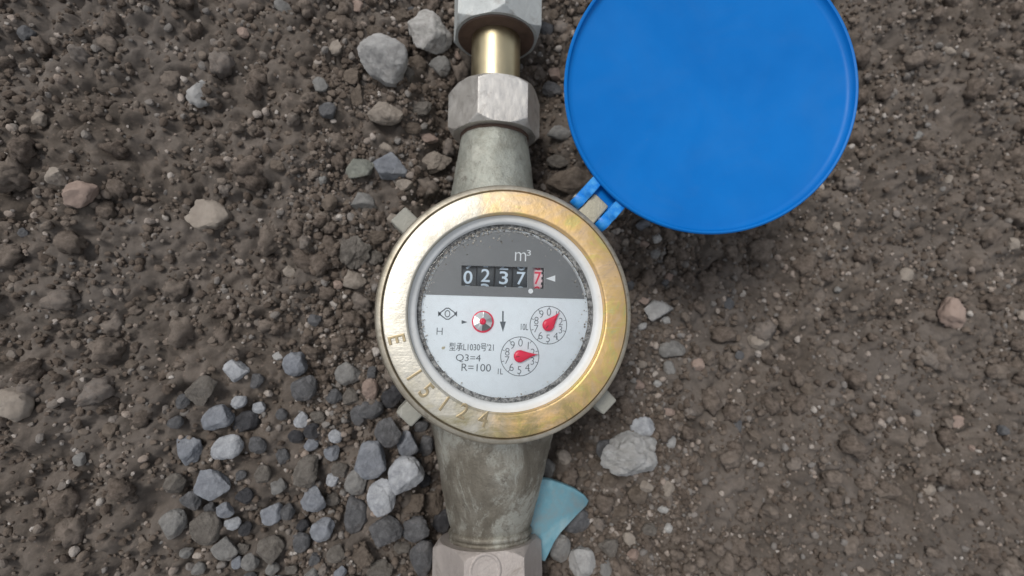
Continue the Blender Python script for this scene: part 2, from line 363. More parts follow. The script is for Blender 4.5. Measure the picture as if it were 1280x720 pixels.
# ------------------------------------------------------------------ ground
def hash2(ix, iy, k):
    h = (ix.astype(np.int64)*374761393 + iy.astype(np.int64)*668265263 + k*1442695041) & 0x7fffffff
    h = ((h ^ (h >> 13))*1274126177) & 0x7fffffff
    return ((h ^ (h >> 16)) & 0xffff)/65535.0
def vnoise(x, y, k):
    ix = np.floor(x); iy = np.floor(y); fx = x-ix; fy = y-iy
    fx = fx*fx*(3-2*fx); fy = fy*fy*(3-2*fy)
    a = hash2(ix, iy, k); b = hash2(ix+1, iy, k); c_ = hash2(ix, iy+1, k); d = hash2(ix+1, iy+1, k)
    return (a*(1-fx)+b*fx)*(1-fy)+(c_*(1-fx)+d*fx)*fy-0.5
def fbm(x, y, k, o=4):
    s = 0; a = 1.0
    for i in range(o): s = s+a*vnoise(x*2**i, y*2**i, k+i); a *= 0.5
    return s
def lumps(x, y, size, k):
    """rounded clods: height of the nearest jittered bump"""
    gx = x/size; gy = y/size; ix = np.floor(gx); iy = np.floor(gy); best = np.zeros_like(gx)
    for dx in (-1, 0, 1):
        for dy in (-1, 0, 1):
            cx = ix+dx; cy = iy+dy
            px = cx+hash2(cx, cy, k); py = cy+hash2(cx, cy, k+1); r_ = 0.35+0.45*hash2(cx, cy, k+2)
            d = ((gx-px)**2+(gy-py)**2)/(r_*r_)
            best = np.maximum(best, np.sqrt(np.maximum(0, 1-d))*r_)
    return best
def H(x, y):
    x = np.asarray(x, float); y = np.asarray(y, float)
    near = np.clip((900-np.hypot(x, y))/400, 0, 1)
    z = 9*fbm(x/90, y/90, 3, 3)+4*fbm(x/22, y/22, 9, 4)
    axis_x = -2.0
    z = z-15*np.exp(-((x-axis_x)/30)**4)*np.clip((150-np.abs(y+10))/40, 0, 1)-17*np.exp(-((x-33)/17)**2-((y+50)/20)**2)
    xx = x+4*fbm(x/9, y/9, 31, 4); yy = y+4*fbm(x/9, y/9, 41, 4)
    z = z-near*4.0+near*(5.0*lumps(xx+4*fbm(x/14, y/14, 33, 2), yy, 23.0, 45)*(0.4+1.2*hash2(np.floor(x/23), np.floor(y/23), 46)*0+0.6)+3.6*lumps(xx, yy, 11.0, 50)+3.0*lumps(xx, yy, 5.0, 60)+1.6*lumps(x, y, 2.8, 70)+3.2*fbm(x/6, y/6, 80, 4))
    return z
def axis_coords(lo, hi, step, far):
    a = list(np.arange(lo, hi+step, step)); s = step; p = a[-1]; q = a[0]; up = []; dn = []
    while p < far: s *= 1.35; p += s; up.append(p)
    s = step
    while q > -far: s *= 1.35; q -= s; dn.append(q)
    return np.array(dn[::-1]+a+up)
gx = axis_coords(-260, 425, 1.2, 40000); gy = axis_coords(-180, 245, 1.2, 40000)
GX, GY = np.meshgrid(gx, gy); GZ = H(GX, GY)
nx_, ny_ = len(gx), len(gy)
def big_mesh(name, V, faces_flat, per, mat, tint=None, smooth=True):
    me = bpy.data.meshes.new(name); nf = len(faces_flat)//per
    me.vertices.add(len(V)); me.vertices.foreach_set('co', (V*MM).astype(np.float32).ravel())
    me.loops.add(len(faces_flat)); me.loops.foreach_set('vertex_index', faces_flat.astype(np.int32))
    me.polygons.add(nf); me.polygons.foreach_set('loop_start', np.arange(0, nf*per, per, dtype=np.int32))
    me.polygons.foreach_set('loop_total', np.full(nf, per, dtype=np.int32))
    me.polygons.foreach_set('use_smooth', np.full(nf, smooth, dtype=bool))
    me.update(calc_edges=True); me.validate()
    if tint is not None:
        a = me.attributes.new('tint', 'FLOAT', 'POINT'); a.data.foreach_set('value', tint.astype(np.float32))
    me.materials.append(mat); return me
idx = np.arange(nx_*ny_).reshape(ny_, nx_)
quads = np.stack([idx[:-1, :-1], idx[:-1, 1:], idx[1:, 1:], idx[1:, :-1]], -1).reshape(-1)
gme = big_mesh('ground', np.stack([GX, GY, GZ], -1).reshape(-1, 3), quads, 4, M['soil'])
tag(link('ground', gme, (0, 0, 0)), kind='structure')

# ------------------------------------------------------------------ stones
def ico(sub):
    bm = bmesh.new(); bmesh.ops.create_icosphere(bm, subdivisions=sub, radius=1.0)
    v = np.array([tuple(q.co) for q in bm.verts]); f = [tuple(w.index for w in p.verts) for p in bm.faces]
    bm.free(); return v, f
ICO = {k: ico(k) for k in (1, 2, 3, 4, 5)}
def stone_shape(seed, sub=4, facets=11, sharp=40.0, rough=0.06):
    """a broken stone: a ball cut by random planes, edges slightly worn, unit box"""
    r_ = np.random.default_rng(seed); v, f = ICO[sub]
    n = r_.normal(size=(facets, 3)); n /= np.linalg.norm(n, axis=1)[:, None]
    d = r_.uniform(0.60, 0.95, facets)
    q = np.maximum(v @ n.T, 0)/d
    rad = (np.sum(q**sharp, 1)+1.05**-sharp)**(-1/sharp)
    off = Vector(r_.uniform(-50, 50, 3))
    nz = np.array([noise.fractal(Vector(p)*2.2+off, 0.9, 2.1, 4) for p in v]) if rough else 0
    if rough and sub > 3:
        nz = nz+0.34*np.array([noise.fractal(Vector(p)*6.5+off, 0.75, 2.1, 5) for p in v])
    p = v*(rad*(1+rough*nz))[:, None]
    lo = p.min(0); hi = p.max(0)
    return (p-(lo+hi)/2)/((hi-lo)/2), f
STONES = []
def stone(px, py, w, h, mat, label, cat='stone', rot=0.0, thick=0.7, seed=None, facets=11, sharp=40, rough=0.07, up=0.22, name='stone', lift=0.0):
    """a stone seen at a photo pixel, w x h pixels"""
    p = at(px, py, 2)
    for _ in range(3):
        s = np.linalg.norm(np.array(p)-CAM)*0+((CAM[2]-p[2])/(-ray(px, py)[2]))/F
        th = min(w, h)*s*thick
        g_ = float(np.mean(H(p[0]+RNG.uniform(-3, 3, 6)*0+np.array([0, 3, -3, 0, 0, 2]), p[1]+np.array([0, 0, 0, 3, -3, 2]))))
        p = at(px, py, g_+th*up+lift)
    v, f = stone_shape(seed if seed is not None else int(px*7+py*13), 5 if w > 18 else 4, facets, sharp, rough)
    c_, s_ = math.cos(R(rot)), math.sin(R(rot))
    x = v[:, 0]*w*s/2; y = v[:, 1]*h*s/2; z = v[:, 2]*th/2
    # small random lean
    k = random.uniform(-0.25, 0.25); z = z+x*k*0.5
    V = np.stack([p[0]+x*c_-y*s_, p[1]+x*s_+y*c_, p[2]+z], -1)
    o = mesh(name, V, f, M[mat], smooth=True, sharp=30)
    tag(o, label, cat); STONES.append((p[0], p[1], max(w, h)*s/2)); return o

LEFT = [
 (480, 75, 60, 62, 's_pale', 'large pale grey angular stone below a whitish one in the upper left soil', dict(facets=8, rot=8, thick=0.85, seed=5, up=0.3)),
 (538, 40, 56, 58, 's_white', 'whitish rounded stone with a brown side beside the topmost hex nut', dict(facets=16, rough=0.08, seed=22)),
 (482, 142, 43, 30, 's_tan', 'flat pale tan wedge stone under the large pale grey stone', dict(facets=7, thick=0.8, rot=-6)),
 (488, 208, 42, 33, 's_blue', 'smooth blue grey stone above the upper left lug, beside the bronze neck', dict(facets=9, seed=81)),
 (450, 211, 36, 28, 's_green', 'greenish grey flattened stone left of the smooth blue grey one', dict(facets=14)),
 (455, 252, 32, 24, 's_grey', 'grey stone below the greenish flattened stone left of the upper left lug', dict(facets=10)),
 (541, 204, 50, 26, 's_tan', 'crumbly tan wedge leaning beside the upper bronze neck', dict(facets=9, rot=25, rough=0.12)),
 (480, 183, 27, 10, 's_tan', 'thin elongated tan sliver of stone above the smooth blue grey stone', dict(rot=-32, facets=9)),
 (536, 173, 24, 14, 's_pink', 'pinkish tan chip of stone beside the lower left corner of the middle nut', dict(facets=9, rot=-10)),
 (511, 94, 15, 24, 's_clodgrey', 'small upright grey brown stone touching the right of the large pale grey stone', dict(facets=10)),
 (550, 84, 28, 26, 's_grey', 'dull grey brown stone between the whitish stone and the middle nut', dict(facets=11)),
 (521, 81, 26, 22, 's_clod', 'dark grey brown clod below the whitish rounded stone', dict(rough=0.12)),
 (571, 69, 11, 13, 's_pink', 'tiny pink stone right beside the shiny brass pipe', dict()),
 (444, 314, 40, 46, 's_clodgrey', 'big crumbly grey clod left of the brass bezel', dict(rough=0.14, facets=18)),
 (444, 350, 28, 24, 's_tan', 'light tan stone directly below the big crumbly grey clod', dict(facets=12)),
 (472, 296, 26, 20, 's_clod', 'brown clod just below the upper left lug of the meter', dict(rough=0.14)),
 (468, 322, 22, 20, 's_clodgrey', 'greyish clod between the big crumbly clod and the brass bezel', dict(rough=0.14)),
 (446, 120, 16, 30, 's_clod', 'upright brown clod left of the flat tan wedge stone', dict(rough=0.12)),
 (468, 40, 26, 18, 's_clod', 'dark brown clod just above the large pale grey stone', dict(rough=0.14)),
 (500, 20, 24, 20, 's_clod', 'dark clod up and left of the whitish rounded stone', dict(rough=0.14)),
 (526, 136, 28, 18, 's_clodgrey', 'grey brown clod left of the middle hex nut', dict(rough=0.12)),
 (516, 160, 22, 15, 's_clod', 'low brown clod left of the pinkish tan chip', dict(rough=0.12)),
 (505, 232, 22, 16, 's_tan', 'small tan stone below the smooth blue grey stone', dict(facets=10)),
 (463, 487, 20, 30, 's_pink', 'upright pinkish grey stone left of the lower left lug', dict(facets=7, thick=0.9)),
 (463, 512, 32, 24, 's_dark', 'dark grey stone directly under the upright pinkish one', dict(facets=8)),
 (447, 519, 18, 27, 's_dark', 'narrow dark grey stone at the left, beside the one under the pinkish stone', dict(facets=8)),
 (490, 494, 27, 32, 's_black', 'blackish stone up and left of the lower left lug', dict(facets=8)),
 (485, 540, 34, 38, 's_dark', 'dark grey stone with white flecks directly below the lower left lug', dict(facets=8, lift=2)),
 (508, 552, 31, 33, 's_blue', 'dark bluish angular stone between the lower left lug and the light blue grey block', dict(facets=7, thick=0.9, seed=8)),
 (464, 574, 38, 48, 's_blue', 'mottled blue grey stone with white flecks left of the light blue grey block', dict(facets=9, seed=40, lift=2)),
 (508, 593, 45, 48, 's_bluewhite', 'light blue grey blocky stone in the dark gravel beside the lower neck', dict(facets=7, seed=33, lift=4, thick=0.75)),
 (477, 622, 35, 45, 's_bluewhite', 'whitish speckled oval stone below and left of the light blue grey block', dict(facets=14, seed=12, lift=4)),
 (532, 557, 20, 28, 's_dark', 'small dark stone against the body right under the brass bezel', dict(facets=8)),
 (445, 601, 28, 36, 's_grey', 'dark brownish grey stone left of the mottled blue grey stone', dict(facets=8)),
 (446, 642, 28, 50, 's_dark', 'tall dark stone left of the whitish speckled oval stone', dict(facets=8)),
 (482, 663, 42, 36, 's_dark', 'broad dark stone under the whitish speckled oval stone', dict(facets=8)),
 (518, 661, 38, 32, 's_dark', 'dark stone left of the blackish chip beside the lower neck', dict(facets=9, seed=3)),
 (551, 652, 23, 30, 's_black', 'blackish chip touching the narrow end of the lower neck', dict(facets=7, seed=17)),
 (515, 629, 32, 22, 's_clod', 'brown clod under the light blue grey block', dict(rough=0.12)),
 (541, 629, 26, 32, 's_clod', 'reddish brown clod against the middle of the lower neck', dict(rough=0.12)),
 (503, 684, 22, 18, 's_clodgrey', 'small grey brown clod under the broad dark stone', dict(rough=0.1)),
 (527, 697, 32, 48, 's_dark', 'long blue black stone left of the bottom hex nut', dict(facets=8, seed=51)),
 (452, 693, 32, 30, 's_clod', 'brown clod in the lower left corner below the tall dark stone', dict(rough=0.14)),
 (474, 712, 34, 26, 's_clodgrey', 'grey brown clod at the bottom edge left of the long blue black stone', dict(rough=0.14)),
 (520, 580, 14, 16, 's_black', 'tiny blackish chip up and right of the light blue grey block', dict()),
 (530, 600, 18, 20, 's_black', 'small blackish stone wedged between the light blue grey block and the neck', dict()),
]
RIGHT = [
 (787, 568, 78, 58, 's_weather', 'big weathered light grey stone with cracks, lower right of the meter', dict(facets=20, rough=0.13, seed=6, sharp=40, thick=0.95, rot=4, up=0.34)),
 (804, 533, 34, 24, 's_bluewhite', 'small bluish white stone just above the big weathered stone', dict(facets=9)),
 (757, 562, 26, 26, 's_dark', 'purplish dark stone tucked under the left end of the big weathered stone', dict(facets=9)),
 (822, 386, 38, 24, 's_pale', 'flat light grey stone right of the brass bezel', dict(rot=28, facets=9)),
 (840, 436, 34, 22, 's_grey', 'grey stone lying below the flat light grey one, right of the bezel', dict(facets=10)),
 (701, 166, 38, 20, 's_grey', 'grey flat stone between the middle nut and the blue lid', dict(rot=10, facets=8)),
 (681, 37, 24, 20, 's_dark', 'dark grey stone just right of the topmost hex nut', dict(facets=8)),
 (712, 226, 58, 34, 's_clod', 'broad tan brown clod left of the blue hinge arms', dict(rough=0.12, facets=16)),
 (697, 202, 30, 18, 's_clodgrey', 'grey brown clod above the broad tan brown clod', dict(rough=0.14)),
 (690, 112, 26, 20, 's_dark', 'dark bluish clod right of the upper end of the middle nut', dict(rough=0.1)),
 (694, 92, 20, 16, 's_pink', 'pinkish stone left of the blue lid above the dark bluish clod', dict(rough=0.1)),
 (699, 684, 28, 38, 's_grey', 'brownish grey rounded stone beside the tip of the pale blue shard', dict(facets=14, seed=9, lift=2)),
 (728, 703, 32, 36, 's_pale', 'light grey blunt stone at the bottom edge, right of the brownish grey one', dict(facets=9, seed=14)),
 (720, 650, 40, 30, 's_dark', 'dark slab half under the pale blue shard', dict(facets=8)),
 (829, 636, 14, 12, 's_white', 'tiny whitish stone right of the pale blue shard', dict()),
 (834, 660, 14, 14, 's_white', 'tiny white chip below the other tiny whitish stone', dict()),
 (791, 694, 18, 15, 's_pink', 'small pale pink stone in the soil at lower right', dict()),
 (798, 617, 28, 24, 's_clod', 'rounded brown clod below the big weathered stone', dict(rough=0.1)),
 (808, 608, 18, 15, 's_tan', 'small tan stone just under the big weathered stone', dict()),
 (836, 610, 16, 22, 's_tan', 'upright tan stone right of the rounded brown clod', dict()),
 (821, 298, 13, 13, 's_white', 'tiny white stone just below the edge of the blue lid', dict()),
 (804, 281, 20, 15, 's_blue', 'small blue grey stone near the right hinge arm under the lid', dict()),
 (806, 305, 14, 10, 's_pink', 'pinkish pebble below the small blue grey stone', dict()),
 (819, 318, 14, 12, 's_grey', 'grey pebble below the tiny white stone', dict()),
 (803, 408, 14, 9, 's_pale', 'small pale pebble close to the right edge of the bezel', dict(rot=20)),
 (832, 400, 11, 10, 's_pale', 'tiny pale pebble under the flat light grey stone', dict()),
 (804, 376, 16, 11, 's_pink', 'pinkish pebble left of the flat light grey stone', dict()),
 (803, 455, 12, 11, 's_tan', 'tiny pale tan stone right of the lower right bezel', dict()),
 (797, 481, 18, 13, 's_pink', 'orange tan pebble right of the lower right lug', dict()),
 (834, 515, 22, 10, 's_pink', 'flat reddish tan flake right of the bluish white stone', dict(rot=-8)),
 (838, 553, 14, 18, 's_pale', 'pale upright pebble right of the big weathered stone', dict()),
 (764, 600, 24, 18, 's_clod', 'soft brown clod left of the rounded brown clod under the weathered stone', dict(rough=0.13)),
 (745, 580, 22, 16, 's_clod', 'dark brown clod in the shade between neck and big weathered stone', dict(rough=0.13)),
 (776, 640, 24, 20, 's_clod', 'grey brown clod right of the pale blue shard', dict(rough=0.13)),
 (760, 684, 26, 22, 's_clodgrey', 'greyish clod right of the light grey blunt stone', dict(rough=0.13)),
 (812, 662, 20, 16, 's_clodgrey', 'grey clod left of the tiny white chip', dict(rough=0.13)),
]
for px, py, w, h, mt, lb, kw in LEFT+RIGHT:
    clod = 's_clod' in mt
    stone(px, py, w, h, mt, lb, cat='clod' if 'clod' in lb.split(' ')[0:6] or clod else 'stone', name='earth_clod' if clod else 'stone', **kw)

# the bank of broken grey stone goes on to the left
bank = np.random.default_rng(5); n_b = 0
for _ in range(4000):
    if n_b >= 75: break
    px, py = bank.uniform(215, 575), bank.uniform(455, 735)
    if bank.random() > min(1, (px-150)/330)*min(1, (py-452)/150): continue
    w = bank.choice((16, 20, 25, 32, 40)); h = w*bank.uniform(0.75, 1.2); q = at(px, py, 2); r_ = w/5.2
    if math.hypot(q[0], q[1]) < 47 or q[0] > -23-r_*0.6: continue
    if any((q[0]-a)**2+(q[1]-b)**2 < (c_*0.86+r_*0.86)**2 for a, b, c_ in STONES): continue
    inside = px > 438
    mt = str(bank.choice(['s_dark', 's_dark', 's_grey', 's_blue', 's_bluewhite', 's_black', 's_clodgrey']))
    big = w > 28
    o = stone(px, py, w, h, mt, 'stone', rot=bank.uniform(0, 180), facets=int(bank.integers(7, 11)), seed=4000+n_b, lift=1.0)
    shade = {'s_dark': 'dark grey', 's_grey': 'mid grey', 's_blue': 'blue grey', 's_bluewhite': 'pale bluish', 's_black': 'blackish', 's_clodgrey': 'brown grey'}[mt]
    size = 'large' if big else 'small'
    row = 'top' if py < 560 else ('middle' if py < 640 else 'bottom')
    far = 'far side' if px < 320 else 'near side'
    spot = 'among bigger stones beside the lower neck, %s row' % row if inside else 'of the left gravel bank, %s row, %s' % (row, far)
    tag(o, '%s %s stone %s' % (size, shade, spot), 'stone', '%s %s broken stones %s' % (size, shade, spot)); n_b += 1

# small pebbles pressed into the soil, all round the meter
POOL = [stone_shape(900+i, 4, 9, 40, 0.11) for i in range(12)]
KINDS = [('brown', ['s_clod', 's_tan'], 'small brown pebble pressed into the loose soil', 'small brown pebbles in the soil'),
         ('grey', ['s_grey', 's_dark'], 'small grey pebble pressed into the loose soil', 'small grey pebbles in the soil'),
         ('pale', ['s_pink', 's_pale'], 'small pale pebble pressed into the loose soil', 'small pale pebbles in the soil')]
PM = {}
def pebble_mesh(i, mt):
    if (i, mt) not in PM:
        v, f = POOL[i]; me = bpy.data.meshes.new('pebble'); me.from_pydata((v*MM).tolist(), [], f)
        me.polygons.foreach_set('use_smooth', [True]*len(me.polygons)); me.set_sharp_from_angle(angle=R(40))
        me.materials.append(M[mt]); PM[(i, mt)] = me
    return PM[(i, mt)]
placed = 0; tries = 0
def where(x, y):
    q = CW.T @ (np.array((x, y, 3.0))-CAM); px = 640-F*q[0]/q[2]; py = 360+F*q[1]/q[2]
    if px < 215: return 'at the far left', 'upper' if py < 360 else 'lower'
    if px < 438: return 'well left of the meter', 'upper' if py < 360 else 'lower'
    if px < 640: return 'just left of the pipe', 'upper' if py < 280 else 'lower'
    if px < 845: return ('between pipe and blue lid', 'upper') if py < 250 else ('just right of the meter', 'middle' if py < 500 else 'lower')
    if px < 1060: return ('just below the blue lid', 'middle') if py < 420 else ('below right of the meter', 'lower')
    return 'at the far right', 'upper' if py < 360 else 'lower'
while placed < 150 and tries < 20000:
    tries += 1
    x = random.uniform(-230, 400); y = random.uniform(-160, 175)
    if placed < 75: x = random.uniform(-82, 95)
    if abs(x) < 30 or math.hypot(x, y) < 52: continue
    r_ = random.choice((2.0, 2.3, 2.6, 3.0, 3.4, 4.0))
    if placed > 75 and random.random() < 0.12: r_ = random.uniform(5, 8)
    if any((x-a)**2+(y-b)**2 < (q*0.85+r_)**2 for a, b, q in STONES): continue
    k = random.choices(KINDS, (5, 3, 2.2))[0]
    o = bpy.data.objects.new('pebble', pebble_mesh(random.randrange(12), random.choice(k[1]))); COL.objects.link(o)
    th = random.uniform(0.6, 0.85); o.scale = (r_*random.uniform(0.9, 1.3), r_, r_*th)
    o.rotation_euler = (random.uniform(-.3, .3), random.uniform(-.3, .3), random.uniform(0, 6.28))
    z = float(H(np.array([x]), np.array([y]))[0]); o.location = Vector((x, y, z+r_*th*0.25))*MM
    wh, lv = where(x, y)
    if r_ > 4.5: o.name = 'stone'; tag(o, 'larger loose %s stone %s, %s part' % (k[0], wh, lv), 'stone', 'larger %s stones %s, %s part' % (k[0], wh, lv))
    else: tag(o, 'small %s pebble in soil %s, %s part' % (k[0], wh, lv), 'pebble', '%s pebbles %s, %s part' % (k[0], wh, lv)); STONES.append((x, y, r_)); placed += 1

def clod_shape(seed, sub):
    """a crumbly lump: a few smaller lumps grown together"""
    r_ = np.random.default_rng(seed); v, f = ICO[sub]; off = Vector(r_.uniform(-50, 50, 3))
    c_ = unit3(r_.normal(size=(9, 3))); w = r_.uniform(0.25, 0.6, 9)
    rad = 0.72+np.max(np.clip((v @ c_.T-0.55)/0.45, 0, 1)**0.6*w, 1)
    rad = rad*(1+0.36*np.array([noise.fractal(Vector(p)*3.6+off, 0.6, 2.1, 5) for p in v]))
    p = v*rad[:, None]; lo = p.min(0); hi = p.max(0); return (p-(lo+hi)/2)/((hi-lo)/2)
def unit3(a): return a/np.linalg.norm(a, axis=1)[:, None]
# crumbs of soil: nobody could count them
def scatter(n, xr, yr, smin, smax, bases, power=2.2):
    x = RNG.uniform(*xr, n); y = RNG.uniform(*yr, n); s = smin+(smax-smin)*RNG.random(n)**power
    keep = vnoise(x/17, y/17, 77)+0.6*vnoise(x/6, y/6, 78) > RNG.uniform(-0.75, 0.35, n)
    x, y, s = x[keep], y[keep], s[keep]
    return x, y, H(x, y), s
def crumbs(sets, name, mat, sub=1, flatten=0.75, tint_lo=0, sink=0.15, rough=0.0, smooth=True):
    bases = [(clod_shape(300+i, sub) if rough else stone_shape(300+i, sub, 8, 30, 0.0)[0]) for i in range(10)]; F_ = np.array(ICO[sub][1])
    Vs = []; Fs = []; Ts = []; n0 = 0
    for x, y, z, s in sets:
        for i in range(len(x)):
            b = bases[i % 10]; a = RNG.uniform(0, 6.283); c_, s_ = math.cos(a), math.sin(a); q = s[i]*RNG.uniform(0.75, 1.25)
            v = np.empty_like(b); v[:, 0] = x[i]+s[i]*(b[:, 0]*c_-b[:, 1]*s_*0.8); v[:, 1] = y[i]+s[i]*(b[:, 0]*s_+b[:, 1]*c_*0.8)
            v[:, 2] = z[i]+q*flatten*b[:, 2]+s[i]*sink
            Vs.append(v); Fs.append(F_+n0); n0 += len(b); Ts.append(np.full(len(b), RNG.random()))
    me = big_mesh(name, np.concatenate(Vs), np.concatenate(Fs).reshape(-1), 3, mat, np.concatenate(Ts), smooth)
    return me
def clear(q, k=0.8):
    x, y, z, s_ = q; ok = (np.hypot(x, y) > 42) & ~((np.abs(x+2) < 15) & (y > -135))
    for a, b, r_ in STONES: ok &= (x-a)**2+(y-b)**2 > (k*r_+0.75*s_)**2
    return tuple(c_[ok] for c_ in q)
fine = [clear(scatter(20000, (-85, 105), (-150, 165), 0.35, 0.95, 10, 1.0), 0.6), clear(scatter(30000, (-240, 415), (-170, 240), 0.5, 1.1, 10, 1.0), 0.6)]
coarse = [clear(scatter(10000, (-85, 105), (-150, 165), 0.8, 2.0, 10, 1.4), 0.7), clear(scatter(12000, (-240, 415), (-170, 240), 0.9, 2.2, 10, 1.4), 0.7)]
tag(link('soil_crumbs', crumbs(coarse, 'soil_crumbs', M['crumb'], 2, 0.8, 0, 0.35, 0, False), (0, 0, 0)), 'loose brown soil crumbs covering the ground', 'soil', kind='stuff')
tag(link('soil_grit', crumbs(fine, 'soil_grit', M['crumb'], 1, 0.85, 0, 0.4, 0, False), (0, 0, 0)), 'fine brown grit covering the ground', 'soil', kind='stuff')

sets = [scatter(1500, (-85, 105), (-150, 165), 2.0, 6.5, 10, 2.2), scatter(2000, (-240, 415), (-170, 240), 2.0, 8.0, 10, 2.4)]
sets = [clear(q) for q in sets]
tag(link('earth_clods', crumbs(sets, 'earth_clods', M['clod'], 3, 0.8, 0, 0.15, 0.16), (0, 0, 0)), 'crumbly lumps of grey brown earth covering the ground', 'earth', kind='stuff')

# ------------------------------------------------------------------ the water meter
AX = 15.0                                         # height of the pipe axis
meter = empty('water_meter', (0, 0, 0))
tag(meter, 'round brass water meter with white dial and open blue lid on the pipe', 'water meter')
pN = at(620, 60, AX); pS = at(610, 690, AX)
DIR = unit(pN-pS)                                 # axis of the pipe run (level)
SIDE = np.array((DIR[1], -DIR[0], 0.0)); UPV = np.array((0, 0, 1.0))
print('axis', DIR, 'pN', pN, 'pS', pS, 'cam', CAM)
TILT = R(11)
def neck(sections, n=110, pre=None):
    rs = []; fine = []
    for a, b in zip(sections, sections[1:]):
        k_ = max(1, int(abs(b[0]-a[0])/3)); fine += [tuple(a[i]+(b[i]-a[i])*j/k_ for i in range(3)) for j in range(k_)]
    sections = fine+[sections[-1]]
    for py, l, r_ in sections:
        a = at(l, py, AX); b = at(r_, py, AX); c_ = (a+b)/2; rad = abs(b[0]-a[0])/2*0.965
        k = TILT*min(1, max(0, (py-580)/80)); up_ = UPV*math.cos(k)+DIR*math.sin(k)
        ring = []
        for q in np.linspace(0, 2*math.pi, n, endpoint=False):
            p = c_+SIDE*rad*math.cos(q)+up_*rad*math.sin(q); v_ = Vector(p)
            dr_ = 0.28*noise.fractal(v_*0.16, 0.8, 2.1, 5)+0.10*noise.fractal(v_*0.9, 0.8, 2.1, 3)
            ring.append(tuple(p+dr_*(SIDE*math.cos(q)+up_*math.sin(q))))
        rs.append(ring)
    return rs
body = Shape()
south = [(470, 530, 706), (520, 535, 698), (545, 540, 690), (562, 543, 686), (580, 546, 682), (600, 549, 678), (620, 553, 673), (640, 557, 668), (652, 560, 665), (656, 561.5, 663), (658, 562, 662.5), (659.5, 560, 664.5), (661, 559, 665.5), (664, 559, 665.5), (665.5, 560, 664.5), (666.5, 562, 662.5), (667.5, 560.5, 664), (668.5, 560, 664.5), (671, 560, 664.5), (672, 561.5, 663), (684, 562, 662.5)]
north = [(300, 552, 686), (240, 563, 668.5), (222, 566, 666), (205, 569, 664), (190, 572, 662), (176, 574.5, 660), (166, 576, 659), (150, 577, 658)]
body.add(*rings(neck(south))); body.add(*rings(neck(north)))
body.add(*lathe([(0.5, -4), (24, -3), (36, 4), (41, 16), (42.5, 30), (43, 44), (43, 50), (0.5, 50)], n=96))
c_ = at(618, 560, 40); body.add(*rbox(c_[0], c_[1]+1, 33.5, 2.6, 9, 6, math.atan2(DIR[1], DIR[0])-math.pi/2, 0.7))
body.build('body', M['body'], meter, sharp=50)
# bezel, turned brass ring, slightly conical
bez = mesh('bezel', *lathe([(35.0, 53.0), (34.95, 59.4), (35.1, 59.9), (35.45, 60.17), (35.9, 60.2), (42.2, 59.9), (42.8, 59.7), (43.15, 59.0), (43.2, 53.0)], n=160), M['bezel'], meter, sharp=28)
mesh('bezel_skirt', *lathe([(43.7, 50.0), (43.7, 58.0), (43.95, 58.3), (45.1, 58.0), (45.7, 57.3), (46.0, 56.6), (46.0, 51.0), (45.4, 50.2)], n=160), M['rim'], meter, sharp=40)
for ch, px, py, h_ in (('E', 496, 424, 5.6), ('1', 518, 468.5, 5.6), ('5', 533, 488, 5.6), ('1', 555.5, 504, 5.6), ('2', 579, 513.5, 5.4), ('4', 604, 523, 5.6)):
    p = at(px, py, 59.8); ang = math.atan2(p[1], p[0])
    v, f = text_mesh(ch, 0.10, -0.016, 0.03)
    w_ = (v[:, 0].max()-v[:, 0].min())/(v[:, 1].max()-v[:, 1].min())*h_
    v = fit(v, w_*0.85, h_); zs = v[:, 2]; v[:, 2] = (zs-zs.min())/(zs.max()-zs.min())*0.55
    rr = math.hypot(p[0], p[1]); q = place2(v, rr*math.cos(ang), rr*math.sin(ang), 0, ang+math.pi/2)
    rad = np.hypot(q[:, 0], q[:, 1]); q[:, 2] += 60.2-(rad-35.6)*(0.3/6.6)-0.22   # sits on the cone
    mesh('stamped_letter', q, f, M['stamp'], bez, smooth=False)
# lugs round the shoulder
for px, py, rt, nm in ((503, 273, 137, 0), (510.5, 519, 226, 1), (758.5, 503.5, 315, 2)):
    p = at(px, py, 49); a = math.atan2(p[1], p[0]); rr = math.hypot(p[0], p[1])
    cx, cy = (rr-3.2)*math.cos(a), (rr-3.2)*math.sin(a)
    mesh('lug', *rbox(cx, cy, 44.5, 11.5, 7.8, 9.0, R(rt), 0.9), M['lug'], meter, sharp=50)
# sealing ring, gasket, dial
ZD = 53.0
mesh('sealing_ring', *lathe([(32.02, 52.0), (32.06, 55.2), (32.35, 56.4), (32.7, 56.9), (33.6, 57.2), (34.88, 57.3), (34.88, 52.0)], n=128), M['ring_white'], meter, sharp=50)
mesh('gasket', *lathe([(30.6, 52.6), (30.65, 53.4), (30.95, 53.8), (31.7, 54.0), (32.05, 53.9), (32.05, 52.6)], n=128), M['gasket'], meter, sharp=60)
ROT = R(-1.62)
def P(px, py, z=ZD): q = at(px, py, z); return (q[0], q[1])
PXMM = np.linalg.norm(at(631, 389, ZD)-at(632, 389, ZD))     # mm per photo pixel on the dial
winA = [P(576.8, 331.6), P(659.8, 333.9), P(659.4, 359.6), P(576.6, 357.0)]
winB = [P(666.4, 334.6), P(680.2, 335.0), P(680.0, 361.0), P(666.2, 360.6)]
def circ(c, r_, n=64, a0=0, a1=2*math.pi): return [(c[0]+r_*math.cos(a0+(a1-a0)*i/n), c[1]+r_*math.sin(a0+(a1-a0)*i/n)) for i in range(n)]
def flat(name, loops, z, mat, parent, ext=0.06, **k):
    v, f = flat_mesh(loops, ext); v = np.array(v); v[:, 2] += z; return mesh(name, v, f, mat, parent, smooth=False, **k)
dial = flat('dial_plate', [circ((0, 0), 30.9, 128), winA, winB], ZD-0.25, M['white'], meter, 0.2)
